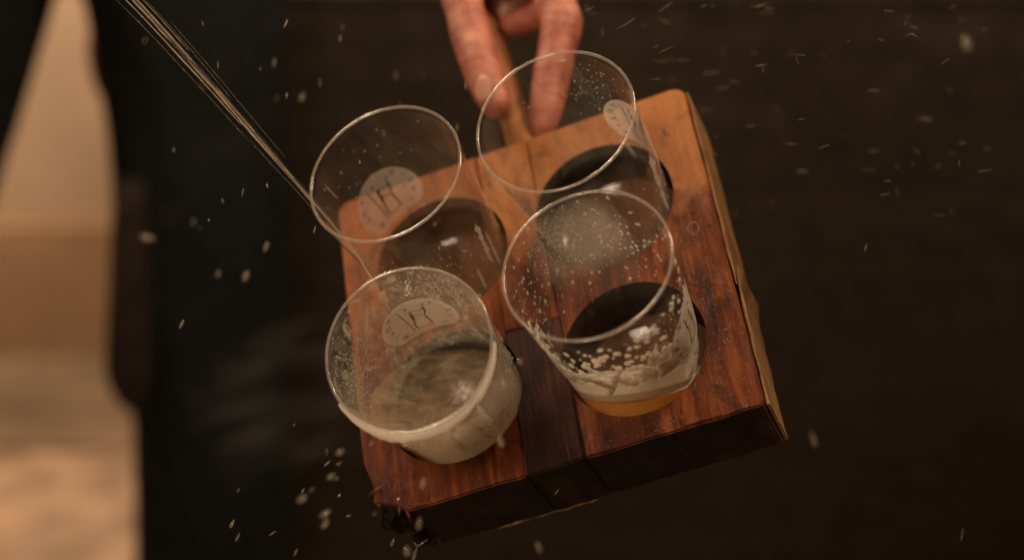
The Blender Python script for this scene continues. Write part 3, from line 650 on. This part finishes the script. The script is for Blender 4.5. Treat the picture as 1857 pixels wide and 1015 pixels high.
# foam film low on that wall
def film(g, name, az0, az1, z0f, z1f, m, label, lift=0.0004, n=90):
    bm = bmesh.new(); rows = []
    for j in range(9):
        row = []
        for i in range(n + 1):
            az = az0 + (az1 - az0) * i / n
            t = j / 8; zf = z0f(az) + (z1f(az) - z0f(az)) * t; row.append(bm.verts.new(wall_pt(az, zf, True, lift * (1 - t * .6) + 0.0003 * noise.noise(Vector((az * .3, zf * 400, 0))))))
        rows.append(row)
    for a, b in zip(rows, rows[1:]):
        for i in range(n): bm.faces.new((a[i], a[i + 1], b[i + 1], b[i]))
    for f in list(bm.faces): pass
    ex = bmesh.ops.extrude_face_region(bm, geom=bm.faces[:]); 
    for v in [e for e in ex['geom'] if isinstance(e, bmesh.types.BMVert)]:
        v.co.x *= 0.992; v.co.y *= 0.992
    bmesh.ops.recalc_face_normals(bm, faces=bm.faces[:])
    o = from_bm(name, bm, m); o.matrix_world = g.matrix_world.copy(); return tag(o, label, "foam")
film(g4, "foam_film", -185, 18, lambda a: 0.0105 - 0.031 * 1.19 * 0.8 * (1 - math.cos(R_(a + 104))) if abs(a + 104) < 60 else -0.003, lambda a: 0.066, M_fr4, "lacy foam film low on the near wall of the front right glass")
# front left glass: stirred cloudy cider with froth, foam running over the near lip
g3 = GL[2]
liquid(g3, "stirred_cider", 0.052, 0, M_swirl, "cloudy stirred cider under the stream in the front left glass", "cider")
film(g3, "froth_film", -215, 65, lambda a: -0.02, lambda a: 0.076, M_fr3, "milky beige froth coating the near wall of the front left glass", 0.0006)
film(g3, "froth_lace", 0, 215, lambda a: -0.012, lambda a: 0.0765, M_fr3b, "torn lace of froth on the far wall of the front left glass", 0.0006)
bm = bmesh.new(); rr = random.Random(31); nP = 60; pts = []; rad_ = []
for i in range(nP + 1):
    az = 205 + (350 - 205) * i / nP; th_ = math.sin(math.pi * i / nP) ** 0.7
    zf = HG - 0.0012 - 0.0028 * th_; a = R_(az); r = rad(zf) + 0.0006
    pts.append(Vector((r * math.cos(a), r * math.sin(a), zf + DEEP)) * S); rad_.append((0.0006 + 0.0021 * th_ * (0.8 + 0.5 * noise.noise(Vector((az * .1, 0, 5))))) * S)
tube(bm, pts, rad_, 10)
for _ in range(130):
    az = rr.gauss(243, 14); d = abs(az - 243) / 30; zf = HG - 0.003 - rr.uniform(0, 0.0095) * max(0, 1 - d)
    ball(bm, wall_pt(az, zf, False, 0.0008), rr.uniform(.0018, .0030) * S * max(.4, 1 - d * .5), 2, (0.7, 1.2, 1), wall_rot(az))
me = remeshed(bm, 0.0005, 4); me.materials.append(M_foam)
o = link_obj("overflowing_foam", me); o.matrix_world = g3.matrix_world.copy(); tag(o, "cream foam spilling over the near lip of the front left glass", "foam")

for k, (az, z0, z1, wd) in enumerate([(-112, .073, .040, .0016), (-98, .074, .052, .0012), (-80, .073, .020, .0014), (-66, .07, .034, .0011), (-52, .068, .006, .0017), (-40, .06, .02, .0012)]):
    rivulet(g3, [(az, z0), (az - 1.5, (z0 + z1) / 2), (az - 1, z1)], wd, M_fr3b if k % 2 else M_foam_thin, seed=60 + k)["label"] = "run of foam down the outside of the glass"
# ------------------------------------------------------------------ poured stream
hitp = g3.matrix_world @ wall_pt(112, 0.044, True, 0.001)
inv = MC.inverted() @ (hitp - CAM); hd = inv.z; hpx = (inv.x / inv.z * 3000.6 + 928.5, inv.y / inv.z * 3000.6 + 507.5)
sp = [(120, -120), (242, 0), (345, 112), (426, 204), (496, 284), (560, 356), (645, 460), hpx]
dist = [.846, .844, .842, .840, .838, .836, .830, hd]
st = empty("cider_stream", "thin stream of cider pouring from the upper left into the front left glass", "stream of cider", Matrix.Translation(hitp))
def spline(f):
    k = min(int(f * 7), 6); g = f * 7 - k
    P = [Vector((*sp[max(0, min(7, k + d))], dist[max(0, min(7, k + d))])) for d in (-1, 0, 1, 2)]
    return 0.5 * ((2 * P[1]) + (P[2] - P[0]) * g + (2 * P[0] - 5 * P[1] + 4 * P[2] - P[3]) * g * g + (-P[0] + 3 * P[1] - 3 * P[2] + P[3]) * g ** 3)
rr = random.Random(41)
def strand(f0, f1, off0, off1, wpx, m, name="strand", n=60, depth=0.0):
    bm = bmesh.new(); P = []; Rr = []
    for i in range(n + 1):
        f = f0 + (f1 - f0) * i / n; q = spline(f); off = off0 + (off1 - off0) * i / n + 1.0 * noise.noise(Vector((f * 9, off0 * .4, 2)))
        off *= 1.05 - 0.5 * f; P.append(at(q.x + off * 0.72, q.y - off * 0.70, q.z + depth) - hitp)
        e = min(1, (i + .2) / 5, (n - i + .2) / 5); Rr.append(wpx * 0.46 / 3000.6 * q.z * (0.25 + 0.75 * e) * (0.75 + 0.5 * noise.noise(Vector((f * 60, off0 * 3, 9)))))
    tube(bm, P, Rr, 10); return from_bm(name, bm, m, st)
for f0, f1, o0, o1, wp, mm in [(0, .62, 0, 3, 16, M_sheet), (0, .8, 2, 2, 9, M_sheet), (.7, 1, 2, 0, 9, M_sheet),
    (0, .34, -12, -8, 2.2, M_stream), (0, .24, -3, -2, 1.8, M_stream), (0, .30, 5, 4, 2.6, M_stream), (.02, .27, 13, 12, 1.3, M_stream),
    (.22, .46, -10, -7, 2.4, M_stream), (.28, .58, -2, -2, 2.6, M_stream), (.36, .50, 5, 4, 1.6, M_stream),
    (.44, .74, -4, -4, 2.2, M_stream), (.50, .66, 3, 2, 1.8, M_stream), (.60, .88, 0, -1, 2.0, M_stream), (.72, 1, -2, 0, 2.2, M_stream), (.82, 1, 3, 2, 1.6, M_stream),
    (.12, .5, -22, -18, .8, M_faint), (.2, .6, 24, 20, .7, M_faint), (.5, .9, -16, -14, .9, M_faint), (.15, .4, 17, 14, .8, M_faint)]:
    strand(f0, f1, o0, o1, wp, mm)
for k in range(6):
    f = rr.uniform(0, .85); o_ = rr.gauss(0, 6) * (1.3 - f); strand(f, f + rr.uniform(.03, .10), o_, o_ + rr.gauss(0, 1), rr.uniform(1.0, 2.6), M_stream, n=14)

# ------------------------------------------------------------------ flying drops
def flyer(px, py, d, length, width, angle, m=M_fly, label=None, group=None, name="flying_drop", lean=0.0):
    """length and width in photograph pixels, angle of its long axis in degrees (0 = to the right, 90 = up)"""
    c = at(px, py, d); k = d / 3000.6
    a = R_(angle); dv = MC @ Vector((math.cos(a), -math.sin(a), lean)).normalized()
    q = dv.to_track_quat('Z', 'Y')
    bm = bmesh.new(); bmesh.ops.create_icosphere(bm, subdivisions=2, radius=1)
    for v in bm.verts:
        z = v.co.z; tp = (1 - 0.35 * z * (1 if (px + py) % 2 < 1 else -1)) * (1 - 0.35 * z * z)
        v.co.x *= width * k / 2 * tp; v.co.y *= width * k / 2 * tp; v.co.z *= length * k / 2
    o = from_bm(name, bm, m); o.location = c; o.rotation_mode = 'QUATERNION'; o.rotation_quaternion = q
    return tag(o, label, "drop", group)
GRP = "drops of cider flying through the air"
big = [
 (268, 431, 0.62, 34, 14, 170, "large blurred pale drop on the dark trouser leg at mid height"),
 (1752, 78, 0.60, 34, 18, 110, "large soft drop alone in the upper right corner"),
 (548, 176, 0.80, 18, 11, 70, "round blurred drop left of the back left glass rim"),
 (482, 449, 0.84, 22, 9, 70, "upper one of two slanting drops in front of the dark leg"),
 (446, 500, 0.82, 24, 12, 65, "lower one of two slanting drops in front of the dark leg"),
 (329, 588, 0.84, 22, 7, 62, "lone slanting drop low on the dark trouser leg"),
 (396, 496, 0.70, 16, 8, 70, "faint soft drop left of the two slanting drops"),
 (617, 819, 0.83, 20, 11, 30, "pale drop closest below the overflowing foam lip"),
 (601, 863, 0.83, 20, 11, 35, "second pale drop down from the overflowing foam lip"),
 (547, 904, 0.82, 25, 14, 35, "brightest orange tinted drop left of the broken board corner"),
 (592, 930, 0.83, 24, 12, 40, "upper drop of a touching pair below the broken board corner's left"),
 (589, 950, 0.83, 24, 12, 50, "lower drop of a touching pair below the broken board corner's left"),
 (421, 949, 0.82, 20, 8, 62, "narrow orange drop at the foot of the dark leg"),
 (431, 973, 0.86, 20, 5, 62, "thin grey streak drop under the narrow orange drop"),
 (536, 1001, 0.86, 18, 5, 65, "thin pinkish streak drop at the bottom edge left of the board"),
 (767, 876, 0.83, 24, 12, 75, "pale oval drop over the front left of the board"),
 (740, 862, 0.86, 8, 7, 90, "small round bright drop beside the pale oval drop on the board"),
 (760, 948, 0.82, 26, 11, 80, "long pale drop against the black front face of the board"),
 (738, 998, 0.82, 22, 14, 95, "round pale drop under the board's broken corner at the bottom edge"),
 (712, 982, 0.84, 20, 6, 70, "thin slanting drop under the board's broken corner"),
 (977, 992, 0.80, 24, 9, 110, "soft drop under the middle of the board at the bottom edge"),
 (1475, 795, 0.78, 34, 9, 110, "soft streaked drop just right of the board's front right corner"),
 (1745, 967, 0.88, 30, 3, 80, "thin vertical streak near the bottom right corner"),
 (1570, 448, 0.88, 16, 4, 75, "tiny bright streak alone on the dark background right of the board"),
 (674, 804, 0.86, 14, 8, 30, "small pale drop touching the left side of the board under the foam lip"),
 (908, 800, 0.83, 24, 13, 105, "pale splash drop leaving the lower right of the front left glass"),
 (943, 655, 0.83, 14, 12, 60, "round drop stuck out from the right side of the front left glass"),
 (913, 696, 0.84, 20, 11, 110, "pale drop in front of the right wall of the front left glass"),
 (830, 700 + 85, 0.83, 34, 10, 75, "long pale splash below the near lip of the front left glass"),
]
for px, py, d, L, wd, an, lb in big: flyer(px, py, d * S * 0.97 if d < .7 else d * (0.91 if wd > 8 else 1.04), L * .88, wd * .85, an, M_fly, lb, GRP)
# branched splash at the bottom edge
sl = empty("splash", "small branched splash of cider at the bottom edge under the board", "splash", Matrix.Translation(at(760, 1000, .87)))
for a, b, wd in [((748, 1015), (757, 990), 7), ((757, 990), (775, 978), 4), ((757, 990), (750, 982), 4)]:
    bm = bmesh.new(); tube(bm, [at(*a, .87) - sl.location, at((a[0] + b[0]) / 2, (a[1] + b[1]) / 2, .872) - sl.location, at(*b, .87) - sl.location], [wd / 3000 * .4, wd / 3000 * .4, wd / 3000 * .12], 8); from_bm("finger_of_liquid", bm, M_fly, sl)
rr = random.Random(51)
L1 = "tiny thin streak of spray over the dark brown background at the upper right"
for _ in range(95):
    px = 1060 + rr.random() ** 1.1 * 740; py = 10 + rr.random() ** 1.5 * 380
    if rr.random() < .7: an = rr.gauss(8, 16); L = rr.uniform(8, 36)
    else: an = rr.uniform(90, 150); L = rr.uniform(8, 24)
    flyer(px, py, rr.uniform(0.88, 1.1), L, rr.uniform(0.6, 1.3), an, M_fly if rr.random() < .3 else M_faint, L1, "thin streaks of spray at the upper right")
L2 = "tiny pale speck or upright streak of spray over the dark leg at the left"
for _ in range(34): flyer(rr.uniform(260, 860), rr.uniform(10, 420), rr.uniform(.86, 1.08), rr.uniform(5, 18), rr.uniform(1.5, 4), rr.gauss(85, 14), M_fly if rr.random() < .5 else M_riv, L2, "specks of spray at the upper left")
L3 = "small slanting fleck of spray around the lower left corner of the board"
for _ in range(14): flyer(rr.gauss(610, 100), rr.gauss(890, 70), rr.uniform(.72, .98), rr.uniform(6, 18), rr.uniform(1.5, 4), rr.gauss(55, 18), M_fly if rr.random() < .4 else M_riv, L3, "flecks of spray at the lower left")
L4 = "faint smeared streak of mist left of the front left glass"
for _ in range(26): flyer(rr.uniform(430, 640), rr.gauss(730, 75), rr.uniform(.46, .56), rr.uniform(110, 200), rr.uniform(8, 18), rr.gauss(18, 14), M_mist, L4, "smeared mist left of the front left glass", "mist_streak")
L5 = "large faint out of focus drop floating before the dark leg"
for px, py in [(400, 125), (430, 265), (385, 270), (470, 200), (310, 390), (690, 60), (640, 130), (430, 870), (400, 660), (350, 720), (520, 40), (1050, 40), (1410, 215), (1340, 20), (1630, 130)]:
    flyer(px + rr.uniform(-8, 8), py, 0.52, rr.uniform(16, 30), rr.uniform(12, 20), rr.uniform(20, 120), M_mist, "large faint out of focus drop floating in the dark", "faint out of focus drops")

# ------------------------------------------------------------------ hand on the handle
pw = bw(0, 0.25, 0)
hm = MB.copy(); hm.translation = pw
ph = empty("person", "person's bare hand and forearm gripping the board's handle from above", "person", hm)
Z0 = Vector((0, 0.25, 0))
def h(x, y, z): return (Vector((x / 1000, y / 1000, z / 1000)) - Z0) * S
def caps(bm, chain):
    for (a, ra), (b, rb) in zip(chain, chain[1:]): capsule(bm, h(*a), h(*b), ra / 1000 * S, rb / 1000 * S)
bm = bmesh.new()
# thumb
caps(bm, [((2, 285, 12), 17), ((-8, 232, 12), 15), ((-7, 200, 11), 12), ((-6.5, 180, 10), 11.0), ((-6, 166, 9), 11.6), ((-4, 145, 8), 10.8), ((-1.5, 126, 6), 10.2), ((0, 118, 5), 8.6)])
# index: base knuckle, middle knuckle, tip joint, tip
caps(bm, [((20, 262, 6), 16), ((37, 212, 4), 12.5), ((41, 178, 4), 11.2), ((42.5, 157, 2), 11.9), ((35.5, 140, 0), 10.6), ((28, 122, -3), 10.0), ((22.5, 108, -5), 8.8), ((20.0, 101, -6), 7.0)])
# middle, ring and little finger, curled round the far side of the handle
caps(bm, [((22, 262, -12), 16), ((43, 228, -14), 12), ((46, 208, -18), 10.5), ((36, 200, -28), 9.5), ((16, 202, -34), 9), ((2, 204, -34), 8)])
caps(bm, [((20, 262, -26), 15), ((40, 240, -34), 12), ((42, 222, -42), 10), ((24, 218, -50), 9), ((4, 220, -48), 8)])
caps(bm, [((14, 264, -38), 13), ((32, 250, -52), 10.5), ((32, 236, -58), 9), ((16, 232, -62), 8), ((2, 234, -58), 7)])
# webbing between thumb and index, palm, wrist, forearm
caps(bm, [((-6, 214, 8), 10), ((14, 204, 4), 8.5), ((36, 196, 2), 9)])
caps(bm, [((12, 180, -10), 6.5), ((36, 176, -6), 8.5)])
caps(bm, [((14, 206, -10), 9), ((36, 200, -6), 10)])
caps(bm, [((30, 230, 0), 15), ((6, 240, 0), 16), ((0, 262, -8), 18), ((12, 290, -8), 22)])
caps(bm, [((28, 240, -24), 15), ((14, 250, -26), 18), ((6, 275, -20), 20)])
caps(bm, [((8, 290, -2), 23), ((4, 310, 4), 22), ((-2, 340, 14), 24), ((-14, 420, 40), 31), ((-26, 480, 60), 34)])
me = remeshed(bm, 0.0017, 5)
def crease(c):
    x, y, z = c.x / S * 1000, (c.y / S + 0.25) * 1000, c.z / S * 1000; d = 0.0
    for x0, x1, y0, sl, a in ((-20, 12, 166, .12, .7), (-20, 12, 162.5, .05, .8), (-20, 12, 169.5, .15, .5), (-20, 12, 148, .1, .3), (22, 60, 160, -.5, .7), (22, 60, 156, -.5, .8), (22, 60, 163, -.45, .5), (15, 45, 126, -.4, .6), (15, 45, 123, -.4, .5)):
        if x0 < x < x1 and z > -4: d -= a * 0.0008 * math.exp(-((y - y0 - sl * (x - (x0 + x1) / 2) + noise.noise(c * 200)) / 0.9) ** 2)
    return d
roughen(me, lambda c: crease(c) + noise.noise(c * 70) * 0.0007 + noise.noise(Vector((c.x * 60, c.y * 420, c.z * 60))) * 0.00035)
me.materials.append(M_skin); link_obj("body", me, None, ph)
# thumb nail on its near face
bm = bmesh.new(); nc = Vector((-2.6, 121.5, 14.7)); M = Matrix.Translation(h(*nc)) @ Matrix.Rotation(R_(-10), 4, 'Z') @ Matrix.Rotation(R_(14), 4, 'X') @ Matrix.Rotation(R_(-14), 4, 'Y')
bmesh.ops.create_uvsphere(bm, u_segments=24, v_segments=14, radius=1, matrix=M @ Matrix.Diagonal((0.0054 * S, 0.0074 * S, 0.0010 * S, 1)))
from_bm("thumb_nail", bm, M_nail, ph)
bm = bmesh.new(); tube(bm, [h(-8, 378, 26), h(-9, 384, 28), h(-16, 430, 43), h(-28, 500, 66)], [30 / 1000 * S, 33 / 1000 * S, 38 / 1000 * S, 42 / 1000 * S], 32); from_bm("sleeve", bm, M_sleeve, ph)
